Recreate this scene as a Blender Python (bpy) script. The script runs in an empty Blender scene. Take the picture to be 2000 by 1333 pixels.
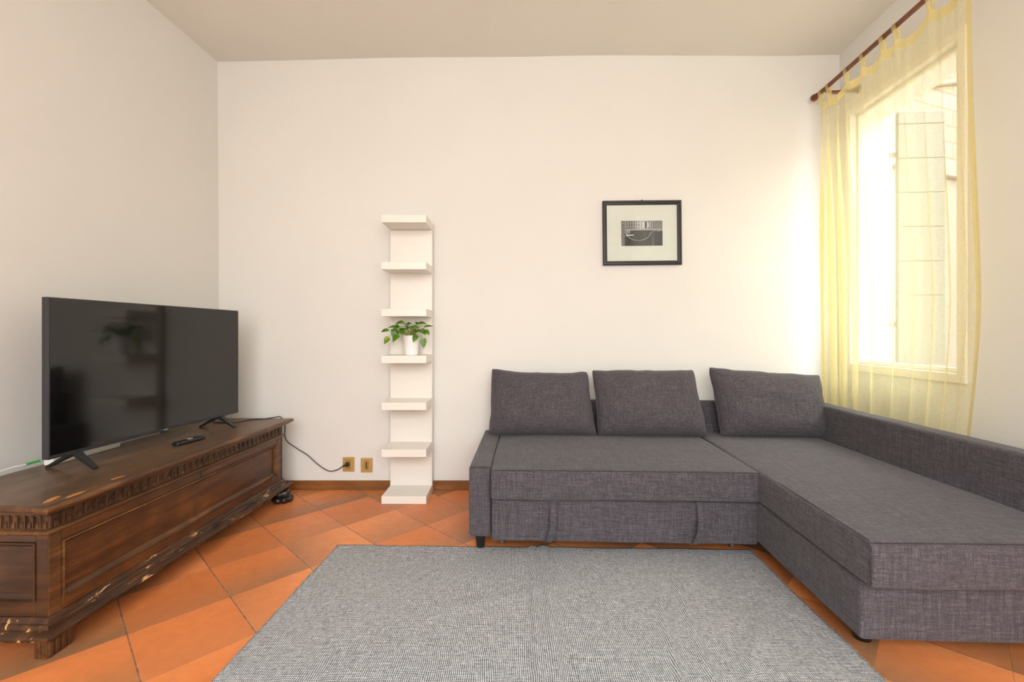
import bpy, bmesh, math, random
from mathutils import Vector, Matrix, noise as mnoise
C = bpy.context.scene.collection
PI = math.pi
random.seed(4)

# ------------------------------------------------------------------ camera
CAM_Z = 1.12
cam_d = bpy.data.cameras.new('camera'); cam = bpy.data.objects.new('camera', cam_d); C.objects.link(cam)
cam.location = (0, 0, CAM_Z); cam.rotation_euler = (PI/2, 0, 0)
cam_d.sensor_width = 36; cam_d.lens = 16.0; cam_d.shift_y = -0.0072
cam_d.clip_start = 0.02; cam_d.clip_end = 200
bpy.context.scene.camera = cam
# ------------------------------------------------------------------ view
vs = bpy.context.scene.view_settings
vs.view_transform = 'Standard'; vs.look = 'None'; vs.gamma = 1; vs.exposure = 0.57; vs.use_curve_mapping = False
# ------------------------------------------------------------------ world : bright hazy sky
world = bpy.data.worlds.new('sky'); bpy.context.scene.world = world; world.use_nodes = True
wn = world.node_tree; wn.nodes.clear()
wo = wn.nodes.new('ShaderNodeOutputWorld'); wb = wn.nodes.new('ShaderNodeBackground')
wtc = wn.nodes.new('ShaderNodeTexCoord'); wsep = wn.nodes.new('ShaderNodeSeparateXYZ'); wr = wn.nodes.new('ShaderNodeValToRGB')
wn.links.new(wtc.outputs['Generated'], wsep.inputs[0]); wn.links.new(wsep.outputs['Z'], wr.inputs[0])
wr.color_ramp.elements[0].position = 0.0; wr.color_ramp.elements[0].color = (0.86, 0.83, 0.79, 1)
e_ = wr.color_ramp.elements.new(0.35); e_.color = (1.22, 1.22, 1.22, 1)
wr.color_ramp.elements[2].position = 0.8; wr.color_ramp.elements[2].color = (2.0, 2.12, 2.25, 1)
wn.links.new(wr.outputs[0], wb.inputs['Color']); wb.inputs['Strength'].default_value = 5.6
wn.links.new(wb.outputs[0], wo.inputs[0])

def portal(name, loc, rot, sx, sy):
    l = bpy.data.lights.new(name, 'AREA'); l.shape = 'RECTANGLE'; l.size = sx; l.size_y = sy
    o = bpy.data.objects.new(name, l); C.objects.link(o); o.location = loc; o.rotation_euler = rot
    l.cycles.is_portal = True
    return o
REAR_Y = -1.35
OPEN = (-1.55, 1.60, 0.80, 2.98)       # window opening of the wall behind the camera
portal('window_portal', ((OPEN[0]+OPEN[1])/2, REAR_Y-0.22, (OPEN[2]+OPEN[3])/2), (PI/2, 0, 0), OPEN[1]-OPEN[0], OPEN[3]-OPEN[2])
WANG = math.atan2(0.07, 1.0)           # the window wall is a little out of square
portal('window_portal', (2.60, 2.70, 1.77), (0, PI/2, -WANG), 1.72, 0.84)

# ------------------------------------------------------------------ material helpers
def srgb(r, g, b):
    f = lambda c: (c/255/12.92) if c/255 <= 0.04045 else ((c/255+0.055)/1.055)**2.4
    return (f(r), f(g), f(b), 1)
class NT:
    def __init__(s, name):
        s.m = bpy.data.materials.new(name); s.m.use_nodes = True; s.t = s.m.node_tree
        s.t.nodes.clear(); s.out = s.n('OutputMaterial')
    def n(s, typ, **kw):
        nd = s.t.nodes.new('ShaderNode'+typ)
        for k, v in kw.items():
            if hasattr(nd, k): setattr(nd, k, v)
        return nd
    def l(s, a, b): s.t.links.new(a, b)
    def coord(s, scale=(1,1,1), rot=(0,0,0), loc=(0,0,0), kind='Object'):
        tc = s.n('TexCoord'); mp = s.n('Mapping')
        mp.inputs['Scale'].default_value = scale; mp.inputs['Rotation'].default_value = rot; mp.inputs['Location'].default_value = loc
        s.l(tc.outputs[kind], mp.inputs[0]); return mp.outputs[0]
    def noise(s, vec, scale=5, detail=3, rough=0.55, dist=0.0):
        nd = s.n('TexNoise'); nd.inputs['Scale'].default_value = scale; nd.inputs['Detail'].default_value = detail
        nd.inputs['Roughness'].default_value = rough; nd.inputs['Distortion'].default_value = dist
        s.l(vec, nd.inputs['Vector']); return nd.outputs['Fac']
    def ramp(s, fac, stops):
        nd = s.n('ValToRGB'); cr = nd.color_ramp
        while len(cr.elements) < len(stops): cr.elements.new(0.5)
        for e, (p, c) in zip(cr.elements, stops): e.position = p; e.color = c if len(c) == 4 else (*c, 1)
        s.l(fac, nd.inputs[0]); return nd.outputs[0]
    def math(s, op, a, b=0.0, c=0.0, clamp=False):
        nd = s.n('Math'); nd.operation = op; nd.use_clamp = clamp
        for i, v in enumerate((a, b, c)):
            if isinstance(v, (int, float)): nd.inputs[i].default_value = v
            else: s.l(v, nd.inputs[i])
        return nd.outputs[0]
    def mix(s, fac, a, b, mode='MIX'):
        nd = s.n('Mix'); nd.data_type = 'RGBA'; nd.blend_type = mode
        for i, v in ((0, fac), (6, a), (7, b)):
            if isinstance(v, (int, float)): nd.inputs[i].default_value = v
            elif isinstance(v, tuple): nd.inputs[i].default_value = v if len(v) == 4 else (*v, 1)
            else: s.l(v, nd.inputs[i])
        return nd.outputs[2]
    def bump(s, h, strength=0.3, dist=0.002):
        nd = s.n('Bump'); nd.inputs['Strength'].default_value = strength; nd.inputs['Distance'].default_value = dist
        s.l(h, nd.inputs['Height']); return nd.outputs[0]
    def bsdf(s, col, rough=0.6, metal=0.0, normal=None, spec=0.5, coat=0.0, sheen=0.0):
        b = s.n('BsdfPrincipled')
        if isinstance(col, tuple): b.inputs['Base Color'].default_value = col
        else: s.l(col, b.inputs['Base Color'])
        if isinstance(rough, (int, float)): b.inputs['Roughness'].default_value = rough
        else: s.l(rough, b.inputs['Roughness'])
        b.inputs['Metallic'].default_value = metal; b.inputs['Specular IOR Level'].default_value = spec
        b.inputs['Coat Weight'].default_value = coat; b.inputs['Coat Roughness'].default_value = 0.05
        b.inputs['Sheen Weight'].default_value = sheen
        if normal: s.l(normal, b.inputs['Normal'])
        s.l(b.outputs[0], s.out.inputs[0]); return b

def plain(name, col, rough=0.5, metal=0.0, spec=0.5, coat=0.0, nscale=60, var=0.04, bump=0.05):
    t = NT(name); v = t.coord(); f = t.noise(v, nscale, 3)
    lo = tuple(max(0, c*(1-var)) for c in col[:3]) + (1,); hi = tuple(min(1, c*(1+var)) for c in col[:3]) + (1,)
    t.bsdf(t.ramp(f, [(0.3, lo), (0.7, hi)]), rough, metal, t.bump(f, bump, 0.001), spec, coat)
    return t.m

def plaster(name, col, strength=0.12):
    t = NT(name); v = t.coord()
    f1 = t.noise(v, 1.1, 4, 0.6); f2 = t.noise(v, 70, 5, 0.7); f3 = t.noise(v, 7, 3)
    lo = tuple(c*0.965 for c in col[:3]) + (1,)
    c = t.ramp(f1, [(0.3, lo), (0.7, col)])
    h = t.math('ADD', t.math('MULTIPLY', f2, 0.35), f3)
    t.bsdf(c, 0.85, 0, t.bump(h, strength, 0.006), 0.25)
    return t.m
M = {}
M['wall'] = plaster('wall_plaster', (0.757, 0.741, 0.697, 1))
M['ceiling'] = plaster('ceiling_plaster', (0.76, 0.738, 0.665, 1), 0.2)
M['white_frame'] = plain('white_paint', (0.84, 0.80, 0.70, 1), 0.45)
M['shelf'] = plain('white_lacquer', (0.80, 0.76, 0.69, 1), 0.35, nscale=20, var=0.01, bump=0.01)
M['black_plastic'] = plain('black_plastic', (0.012, 0.012, 0.013, 1), 0.35, nscale=200)
M['dark_metal'] = plain('dark_satin_metal', (0.035, 0.036, 0.04, 1), 0.35, 0.6)
M['bezel'] = plain('bezel_grey', (0.05, 0.052, 0.058, 1), 0.3, 0.5)
M['white_plastic'] = plain('white_plastic', (0.8, 0.78, 0.72, 1), 0.4)
M['green_plastic'] = plain('green_plastic', (0.05, 0.42, 0.06, 1), 0.4)
M['brass'] = plain('gold_switch_plate', srgb(196, 162, 98), 0.38, 0.35, var=0.03)
M['brass_dark'] = plain('gold_insert', srgb(170, 138, 80), 0.4, 0.3, var=0.03)
M['ceramic'] = plain('white_ceramic', (0.86, 0.84, 0.84, 1), 0.25, var=0.01, nscale=30)
M['soil'] = plain('soil', (0.035, 0.022, 0.014, 1), 0.95, nscale=120, var=0.5, bump=0.8)
M['frame_black'] = plain('black_frame', (0.022, 0.021, 0.02, 1), 0.35, nscale=80)
M['mat_board'] = plain('mat_board', (0.76, 0.75, 0.70, 1), 0.9, var=0.02)
M['grey_nylon'] = plain('grey_nylon', (0.12, 0.12, 0.12, 1), 0.5)
M['grey_button'] = plain('grey_button', (0.35, 0.35, 0.36, 1), 0.4)
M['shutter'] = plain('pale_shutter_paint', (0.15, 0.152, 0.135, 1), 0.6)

def wood(name, dark, mid, light, scale=1.0, axis='Y', rough=0.42, worn=0.0, grey=0.0, coat=0.0, band=0.0):
    t = NT(name)
    st = {'X': (0.9, 9, 9), 'Y': (9, 0.9, 9), 'Z': (9, 9, 0.9)}[axis]
    v = t.coord(tuple(a*scale for a in st)); vu = t.coord()
    g = t.noise(v, 2.2, 6, 0.62, 0.6); g2 = t.noise(v, 9, 4, 0.6); big = t.noise(vu, 2.4, 3)
    f = t.math('ADD', t.math('MULTIPLY', g, 0.6), t.math('ADD', t.math('MULTIPLY', g2, 0.22), t.math('MULTIPLY', big, 0.22)))
    c = t.ramp(f, [(0.33, dark), (0.52, mid), (0.72, light)])
    blot = t.noise(vu, 6, 4, 0.6, 0.4)
    c = t.mix(t.ramp(blot, [(0.45, (0,0,0)), (0.7, (0.55,)*3)]), c, dark, 'MIX')
    if grey:
        c = t.mix(t.math('MULTIPLY', t.ramp(t.noise(vu, 3, 4), [(0.35, (0,0,0)), (0.65, (1,1,1))]), grey), c, srgb(120, 98, 78))
    if worn:
        w = t.noise(t.coord((34, 7, 34)), 1.0, 6, 0.75, 0.4)
        if band:
            sz = t.n('SeparateXYZ'); t.l(vu, sz.inputs[0])
            w = t.math('ADD', w, t.ramp(t.math('ABSOLUTE', t.math('SUBTRACT', sz.outputs[2], band)), [(0.0, (0.10,)*3), (0.012, (0,)*3)]))
        m = t.ramp(w, [(worn, (0,0,0)), (worn+0.02, (1,1,1))])
        c = t.mix(m, c, srgb(205, 160, 105))
    h = t.math('ADD', g, t.math('MULTIPLY', g2, 0.5))
    t.bsdf(c, t.ramp(g2, [(0.2, (rough*0.8,)*3), (0.8, (rough*1.25,)*3)]), 0, t.bump(h, 0.3, 0.0015), 0.45, coat)
    return t.m
D, Mi, L_ = srgb(40, 23, 12), srgb(84, 50, 24), srgb(122, 76, 36)
M['chest'] = wood('old_walnut', D, Mi, L_, 1.0, 'Y', 0.36, coat=0.06)
M['chest_x'] = wood('old_walnut_end', srgb(30, 18, 11), srgb(66, 42, 25), srgb(98, 66, 38), 1.0, 'X', 0.36, coat=0.06)
M['chest_top'] = wood('old_walnut_top', srgb(50, 34, 22), srgb(94, 68, 45), srgb(136, 98, 60), 1.0, 'Y', 0.38, grey=0.4, coat=0.08)
M['chest_carved'] = wood('old_walnut_carved', srgb(34, 21, 13), srgb(76, 50, 30), srgb(116, 80, 48), 2.2, 'Z', 0.4)
M['chest_worn'] = wood('old_walnut_chipped', srgb(30, 18, 12), srgb(64, 38, 20), srgb(104, 64, 32), 1.4, 'Y', 0.4, worn=0.60, band=0.094)
M['chest_edge'] = wood('old_walnut_edge', srgb(42, 26, 14), srgb(90, 58, 30), srgb(140, 96, 52), 1.2, 'Y', 0.38, worn=0.672)
M['chip'] = wood('bare_wood_chip', srgb(140, 90, 48), srgb(186, 128, 72), srgb(214, 160, 100), 2, 'Y', 0.6)
M['baseboard'] = wood('oak_baseboard', srgb(100, 60, 24), srgb(136, 86, 38), srgb(160, 108, 52), 1.0, 'X', 0.5)
M['rod'] = wood('mahogany_rod', srgb(78, 38, 18), srgb(114, 58, 27), srgb(146, 82, 42), 1.0, 'Y', 0.35)

def fabric():
    t = NT('grey_linen_weave')
    a = t.noise(t.coord((26, 620, 620)), 1.0, 3, 0.65)     # threads along x
    b = t.noise(t.coord((620, 620, 26)), 1.0, 3, 0.65)     # threads along z
    d = t.noise(t.coord((620, 26, 620)), 1.0, 3, 0.65)     # threads along y
    a2 = t.noise(t.coord((8, 170, 170)), 1.0, 3, 0.6); b2 = t.noise(t.coord((170, 170, 8)), 1.0, 3, 0.6); d2 = t.noise(t.coord((170, 8, 170)), 1.0, 3, 0.6)
    f = t.math('ADD', t.math('ADD', a, b), d)
    f2 = t.math('ADD', t.math('ADD', a2, b2), d2)
    s = t.math('ADD', t.math('MULTIPLY', f, 0.21), t.math('MULTIPLY', f2, 0.13))
    c = t.ramp(s, [(0.37, srgb(32, 29, 31)), (0.51, srgb(75, 70, 74)), (0.66, srgb(126, 121, 125))])
    t.bsdf(c, 0.9, 0, t.bump(f, 0.35, 0.0012), 0.2, 0, 0.12)
    return t.m
M['fabric'] = fabric()

def floor_mat():
    t = NT('terracotta_tiles')
    S = 0.336
    tc = t.n('TexCoord'); mp = t.n('Mapping'); mp.vector_type = 'TEXTURE'
    mp.inputs['Location'].default_value = (-1.1985, 1.935, 0); mp.inputs['Rotation'].default_value = (0, 0, math.radians(46.0 - 90)); mp.inputs['Scale'].default_value = (S, S, 1)
    t.l(tc.outputs['Object'], mp.inputs[0])
    sp = t.n('SeparateXYZ'); t.l(mp.outputs[0], sp.inputs[0])
    fx = t.math('FRACT', sp.outputs[0]); fy = t.math('FRACT', sp.outputs[1])
    ix = t.math('FLOOR', sp.outputs[0]); iy = t.math('FLOOR', sp.outputs[1])
    cb = t.n('CombineXYZ'); t.l(ix, cb.inputs[0]); t.l(iy, cb.inputs[1])
    wn_ = t.n('TexWhiteNoise'); wn_.noise_dimensions = '3D'; t.l(cb.outputs[0], wn_.inputs['Vector'])
    spc = t.n('SeparateColor'); t.l(wn_.outputs['Color'], spc.inputs[0])
    r1, r2, r3 = spc.outputs[0], spc.outputs[1], spc.outputs[2]
    ex = t.math('MINIMUM', fx, t.math('SUBTRACT', 1.0, fx)); ey = t.math('MINIMUM', fy, t.math('SUBTRACT', 1.0, fy))
    # flame gradient across each tile, towards the side that a random number picks
    nz = t.noise(tc.outputs['Object'], 5, 3)
    g1 = t.math('ADD', fx, t.math('MULTIPLY', t.math('SUBTRACT', nz, 0.5), 0.35))
    flip = t.math('GREATER_THAN', r3, 0.7)
    g = t.math('ADD', t.math('MULTIPLY', g1, t.math('SUBTRACT', 1.0, flip)), t.math('MULTIPLY', t.math('SUBTRACT', 1.0, fy), flip))
    base = t.ramp(r1, [(0.0, srgb(214, 124, 68)), (0.5, srgb(226, 134, 76)), (1.0, srgb(236, 148, 90))])
    amt = t.math('MULTIPLY', t.ramp(g, [(0.28, (0,0,0)), (0.95, (1,1,1))]), t.math('ADD', 0.3, t.math('MULTIPLY', r2, 0.8)))
    c = t.mix(amt, base, srgb(158, 112, 76))
    low = t.math('MULTIPLY', t.ramp(g, [(0.0, (1,1,1)), (0.4, (0,0,0))]), t.math('MULTIPLY', r3, 0.5))
    c = t.mix(low, c, srgb(242, 160, 100))
    fine = t.noise(tc.outputs['Object'], 22, 5, 0.65)
    c = t.mix(0.35, c, t.ramp(fine, [(0.3, (0.62, 0.62, 0.62)), (0.7, (1, 1, 1))]), 'MULTIPLY')
    wear = t.noise(tc.outputs['Object'], 30, 4)
    gy = t.ramp(ey, [(0.0045, (1,1,1)), (0.0085, (0,0,0))]); gx = t.ramp(ex, [(0.002, (1,1,1)), (0.006, (0,0,0))])
    c = t.mix(t.math('MULTIPLY', gx, 0.55), c, srgb(150, 104, 74))
    c = t.mix(t.math('MULTIPLY', gy, 0.9), c, t.ramp(wear, [(0.4, srgb(92, 66, 54)), (0.62, srgb(150, 124, 108))]))
    h = t.math('SUBTRACT', t.math('MULTIPLY', fine, 0.25), t.math('MAXIMUM', gx, gy))
    rg = t.ramp(t.noise(tc.outputs['Object'], 9, 3), [(0.3, (0.34,)*3), (0.7, (0.5,)*3)])
    t.bsdf(c, rg, 0, t.bump(h, 0.35, 0.002), 0.45)
    return t.m
M['floor'] = floor_mat()

def rug_mat():
    t = NT('grey_flatweave')
    tc = t.n('TexCoord'); sp = t.n('SeparateXYZ'); 
    dist = t.n('TexNoise'); dist.inputs['Scale'].default_value = 6; t.l(tc.outputs['Object'], dist.inputs['Vector'])
    t.l(tc.outputs['Object'], sp.inputs[0])
    dn = t.math('MULTIPLY', t.math('SUBTRACT', dist.outputs['Fac'], 0.5), 0.02)
    P = 2*PI/0.0068
    sx = t.math('SINE', t.math('MULTIPLY', t.math('ADD', sp.outputs[0], dn), P))
    sy = t.math('SINE', t.math('MULTIPLY', t.math('ADD', sp.outputs[1], dn), P))
    w = t.math('ADD', sx, sy)
    n1 = t.noise(t.coord((300, 40, 300)), 1.0, 3, 0.7); n2 = t.noise(t.coord((40, 300, 300)), 1.0, 3, 0.7); n3 = t.noise(t.coord(), 420, 2, 0.7)
    s = t.math('ADD', t.math('MULTIPLY', w, 0.12), t.math('ADD', t.math('MULTIPLY', t.math('ADD', n1, n2), 0.32), t.math('MULTIPLY', n3, 0.36)))
    c = t.ramp(s, [(0.29, srgb(40, 42, 44)), (0.47, srgb(120, 121, 122)), (0.60, srgb(186, 187, 188)), (0.76, srgb(244, 245, 246))])
    t.bsdf(c, 0.92, 0, t.bump(s, 0.5, 0.002), 0.15)
    return t.m
M['rug'] = rug_mat()
M['rug_hem'] = plain('rug_hem', srgb(132, 132, 122), 0.95, nscale=300, var=0.5, bump=0.8)
M['thread'] = plain('dark_green_thread', srgb(34, 46, 44), 0.9, nscale=300, var=0.4)

def screen_mat():
    t = NT('tv_screen_glass'); v = t.coord(); f = t.noise(v, 2, 1)
    t.bsdf(t.ramp(f, [(0, (0.003, 0.003, 0.003)), (1, (0.004, 0.004, 0.004))]), 0.07, 0, None, 0.62)
    return t.m
M['screen'] = screen_mat()

def sheer(name, col, thick, tcol):
    t = NT(name); v = t.coord((1, 1, 1))
    th = t.noise(t.coord((60, 60, 900)), 1.0, 2); th2 = t.noise(t.coord((900, 900, 40)), 1.0, 2)
    weave = t.math('MULTIPLY', t.math('ADD', th, th2), 0.5)
    tr = t.n('BsdfTransparent'); tr.inputs[0].default_value = tcol
    df = t.n('BsdfDiffuse'); tl = t.n('BsdfTranslucent')
    c = t.ramp(weave, [(0.3, tuple(x*0.93 for x in col[:3])), (0.7, col)])
    t.l(c, df.inputs[0]); t.l(c, tl.inputs[0])
    m1 = t.n('MixShader'); m1.inputs[0].default_value = 0.55; t.l(df.outputs[0], m1.inputs[1]); t.l(tl.outputs[0], m1.inputs[2])
    m2 = t.n('MixShader'); lw = t.n('LayerWeight'); lw.inputs[0].default_value = 0.35
    fac = t.math('ADD', thick, t.math('MULTIPLY', t.math('SUBTRACT', weave, 0.5), 0.25))
    fac = t.math('ADD', fac, t.math('MULTIPLY', lw.outputs['Facing'], 0.22), clamp=True)
    t.l(fac, m2.inputs[0]); t.l(tr.outputs[0], m2.inputs[1]); t.l(m1.outputs[0], m2.inputs[2])
    t.l(m2.outputs[0], t.out.inputs[0]); return t.m
M['sheer'] = sheer('yellow_sheer', (0.95, 0.87, 0.51, 1), 0.34, (1.0, 0.985, 0.91, 1))
M['sheer_hem'] = sheer('yellow_sheer_hem', (0.93, 0.80, 0.38, 1), 0.52, (1.0, 0.97, 0.82, 1))

def glass_mat(name, rough=0.0, refl=1.0):
    t = NT(name); tr = t.n('BsdfTransparent'); tr.inputs[0].default_value = (0.97, 0.985, 0.975, 1)
    gl = t.n('BsdfGlossy'); gl.inputs['Roughness'].default_value = 0.01
    fr = t.n('Fresnel'); ge = t.n('NewGeometry')
    t.l(t.math('ADD', 1.45, t.math('MULTIPLY', ge.outputs['Backfacing'], 1/1.45-1.45)), fr.inputs['IOR'])
    wob = t.noise(t.coord(), 1.5, 1); t.l(t.bump(wob, 0.02, 0.01), gl.inputs['Normal'])
    mx = t.n('MixShader'); t.l(t.math('MULTIPLY', fr.outputs[0], refl), mx.inputs[0]); t.l(tr.outputs[0], mx.inputs[1]); t.l(gl.outputs[0], mx.inputs[2])
    t.l(mx.outputs[0], t.out.inputs[0]); return t.m
M['glass'] = glass_mat('window_glass')
M['picture_glass'] = glass_mat('picture_glass')

def leaf_mat():
    t = NT('pothos_leaf'); v = t.coord(); n1 = t.noise(v, 28, 3); n2 = t.noise(v, 160, 3)
    f = t.math('ADD', t.math('MULTIPLY', n1, 0.8), t.math('MULTIPLY', n2, 0.2))
    c = t.ramp(f, [(0.33, srgb(30, 78, 12)), (0.5, srgb(62, 118, 22)), (0.68, srgb(150, 180, 60))])
    b = t.bsdf(c, 0.35, 0, t.bump(n2, 0.2, 0.001), 0.5)
    tl = t.n('BsdfTranslucent'); t.l(t.mix(0.5, c, srgb(170, 210, 50)), tl.inputs[0])
    mx = t.n('MixShader'); mx.inputs[0].default_value = 0.28; t.l(b.outputs[0], mx.inputs[1]); t.l(tl.outputs[0], mx.inputs[2]); t.l(mx.outputs[0], t.out.inputs[0])
    return t.m
M['leaf'] = leaf_mat()
M['stem'] = plain('pothos_stem', srgb(150, 168, 78), 0.5)

def tile_roof_mat():
    t = NT('clay_roof'); br = t.n('TexBrick'); v = t.coord((1, 1, 1), (PI/2, 0, 0))
    t.l(v, br.inputs['Vector']); br.inputs['Scale'].default_value = 1; br.inputs['Brick Width'].default_value = 0.42; br.inputs['Row Height'].default_value = 0.2
    br.inputs['Mortar Size'].default_value = 0.015
    br.inputs['Color1'].default_value = srgb(150, 122, 102); br.inputs['Color2'].default_value = srgb(162, 136, 116); br.inputs['Mortar'].default_value = srgb(112, 100, 90)
    t.bsdf(br.outputs[0], 0.8, 0, t.bump(br.outputs['Fac'], 0.4, 0.01)); return t.m
M['brick'] = tile_roof_mat()
M['facade'] = plaster('pink_facade', (0.26, 0.21, 0.185, 1))
M['facade_band'] = plain('grey_band', (0.20, 0.19, 0.17, 1), 0.7)
M['paving'] = plain('grey_paving', (0.42, 0.40, 0.37, 1), 0.9, nscale=4, var=0.1)

# ------------------------------------------------------------------ object helpers
def link(name, bm, mat, parent=None, smooth=False, kind=None, label=None, cat=None, group=None, mats=None):
    me = bpy.data.meshes.new(name); bmesh.ops.recalc_face_normals(bm, faces=bm.faces[:]); bm.to_mesh(me); bm.free()
    for m in (mats or [mat]): me.materials.append(m)
    if smooth:
        for p in me.polygons: p.use_smooth = True
    o = bpy.data.objects.new(name, me); C.objects.link(o)
    if smooth == 'auto':
        md = o.modifiers.new('edges', 'EDGE_SPLIT'); md.split_angle = math.radians(38)
    if parent: o.parent = parent
    tag(o, label, cat, group, kind); return o
def tag(o, label=None, cat=None, group=None, kind=None):
    if kind: o['kind'] = kind
    if label: o['label'] = label
    if cat: o['category'] = cat
    if group: o['group'] = group
def thing(name, label, cat, loc=(0,0,0), rotz=0, group=None, kind=None):
    o = bpy.data.objects.new(name, None); C.objects.link(o); o.location = loc; o.rotation_euler = (0, 0, rotz)
    o.empty_display_size = 0.1; tag(o, label, cat, group, kind); return o
def nb(): return bmesh.new()
def add_box(bm, lo, hi, bevel=0.0, seg=2, mat=None, mi=0):
    r = bmesh.ops.create_cube(bm, size=1.0); vv = r['verts']
    c = [(a+b)/2 for a, b in zip(lo, hi)]; s = [abs(b-a) for a, b in zip(lo, hi)]
    for v in vv: v.co = Vector((v.co.x*s[0]+c[0], v.co.y*s[1]+c[1], v.co.z*s[2]+c[2]))
    fs = set(f for v in vv for f in v.link_faces)
    for f in fs: f.material_index = mi
    if bevel > 0:
        es = set(e for v in vv for e in v.link_edges)
        rr = bmesh.ops.bevel(bm, geom=list(es), offset=min(bevel, min(s)*0.45), segments=seg, affect='EDGES', profile=0.5)
        vv = list(set(rr['verts']) | set(v for f in rr['faces'] for v in f.verts))
    if mat is not None:
        # transform the whole connected piece
        seen = set(); st = [vv[0]]
        while st:
            v = st.pop()
            if v in seen: continue
            seen.add(v)
            for e in v.link_edges: st.append(e.other_vert(v))
        for v in seen: v.co = mat @ v.co
    return vv
def add_prism(bm, pts, lo, hi, axis='Y'):
    """polygon pts extruded along an axis from lo to hi; pts are (a,b): XZ for Y, YZ for X, XY for Z"""
    def P(a, b, t): return {'Y': (a, t, b), 'X': (t, a, b), 'Z': (a, b, t)}[axis]
    A = [bm.verts.new(P(a, b, lo)) for a, b in pts]; B = [bm.verts.new(P(a, b, hi)) for a, b in pts]
    bm.faces.new(A); bm.faces.new(B[::-1]); n = len(pts)
    for i in range(n): bm.faces.new((A[i], B[i], B[(i+1) % n], A[(i+1) % n]))
def smooth_path(pts, n=8):
    pts = [Vector(p) for p in pts]; out = []
    for i in range(len(pts)-1):
        p0 = pts[max(i-1, 0)]; p1 = pts[i]; p2 = pts[i+1]; p3 = pts[min(i+2, len(pts)-1)]
        for k in range(n):
            t = k/n
            out.append(0.5*((2*p1)+(p2-p0)*t+(2*p0-5*p1+4*p2-p3)*t*t+(3*p1-p0-3*p2+p3)*t**3))
    out.append(pts[-1]); return out
def add_tube(bm, path, r, seg=8, cap=True, closed=False):
    path = [Vector(p) for p in path]; rings = []; n = len(path); up = Vector((0, 0, 1)); prev = None
    for i, p in enumerate(path):
        if closed: d = path[(i+1) % n]-path[i-1]
        else: d = path[min(i+1, n-1)]-path[max(i-1, 0)]
        d.normalize()
        if prev is None:
            a = d.cross(up if abs(d.z) < 0.9 else Vector((1, 0, 0))).normalized()
        else: a = (prev-d*prev.dot(d)).normalized()
        prev = a; b = d.cross(a); rr = r(i/(n-1)) if callable(r) else r
        rings.append([bm.verts.new(p+rr*(math.cos(2*PI*k/seg)*a+math.sin(2*PI*k/seg)*b)) for k in range(seg)])
    m = n if closed else n-1
    for i in range(m):
        A, B = rings[i], rings[(i+1) % n]
        for k in range(seg): bm.faces.new((A[k], A[(k+1) % seg], B[(k+1) % seg], B[k]))
    if cap and not closed: bm.faces.new(rings[0][::-1]); bm.faces.new(rings[-1])
def add_lathe(bm, prof, c=(0,0,0), seg=32, mat=None):
    rings = []
    for r, z in prof:
        row = []
        for k in range(seg):
            a = 2*PI*k/seg; p = Vector((r*math.cos(a), r*math.sin(a), z))
            if mat: p = mat @ p
            row.append(bm.verts.new(p+Vector(c)))
        rings.append(row)
    for A, B in zip(rings, rings[1:]):
        for k in range(seg): bm.faces.new((A[k], A[(k+1) % seg], B[(k+1) % seg], B[k]))
    bm.faces.new(rings[0][::-1]); bm.faces.new(rings[-1])
def soft_box(bm, lo, hi, r=0.02, step=0.05, disp=None):
    lo = Vector(lo); hi = Vector(hi); c = (lo+hi)/2; h = (hi-lo)/2
    r = min(r, min(h)*0.98)
    ax = []
    for i in range(3):
        L = h[i]; inner = L-r; n = max(1, int(round(2*inner/step)))
        a = [-L+r*k/4 for k in range(4)] + [-inner+2*inner*k/n for k in range(n+1)] + [inner+r*(k+1)/4 for k in range(4)]
        ax.append(a)
    cache = {}
    def V(p):
        key = (round(p[0], 6), round(p[1], 6), round(p[2], 6))
        if key in cache: return cache[key]
        q = Vector(p); cl = Vector([max(-(h[i]-r), min(h[i]-r, q[i])) for i in range(3)]); d = q-cl
        if d.length > 1e-9: q = cl+d.normalized()*r
        if disp: q = disp(q, h)
        v = bm.verts.new(q+c); cache[key] = v; return v
    for i in range(3):
        j, k = (i+1) % 3, (i+2) % 3
        for s in (-1, 1):
            for a0, a1 in zip(ax[j], ax[j][1:]):
                for b0, b1 in zip(ax[k], ax[k][1:]):
                    ps = []
                    for aa, bb in ((a0, b0), (a1, b0), (a1, b1), (a0, b1)):
                        p = [0, 0, 0]; p[i] = s*h[i]; p[j] = aa; p[k] = bb; ps.append(V(p))
                    if len(set(ps)) == 4: bm.faces.new(ps if s > 0 else ps[::-1])

# ================================================================== ROOM
# right wall frame: origin at the far corner, local -Y runs towards the camera, local +X is outwards
RC = Vector((2.354, 3.27, 0))
RROT = -WANG
def struct(name, bm, mat, **k): return link(name, bm, mat, kind='structure', **k)
bm = nb(); add_box(bm, (-3.2, -2.0, -0.12), (3.2, 3.6, 0)); struct('floor', bm, M['floor'])
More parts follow.
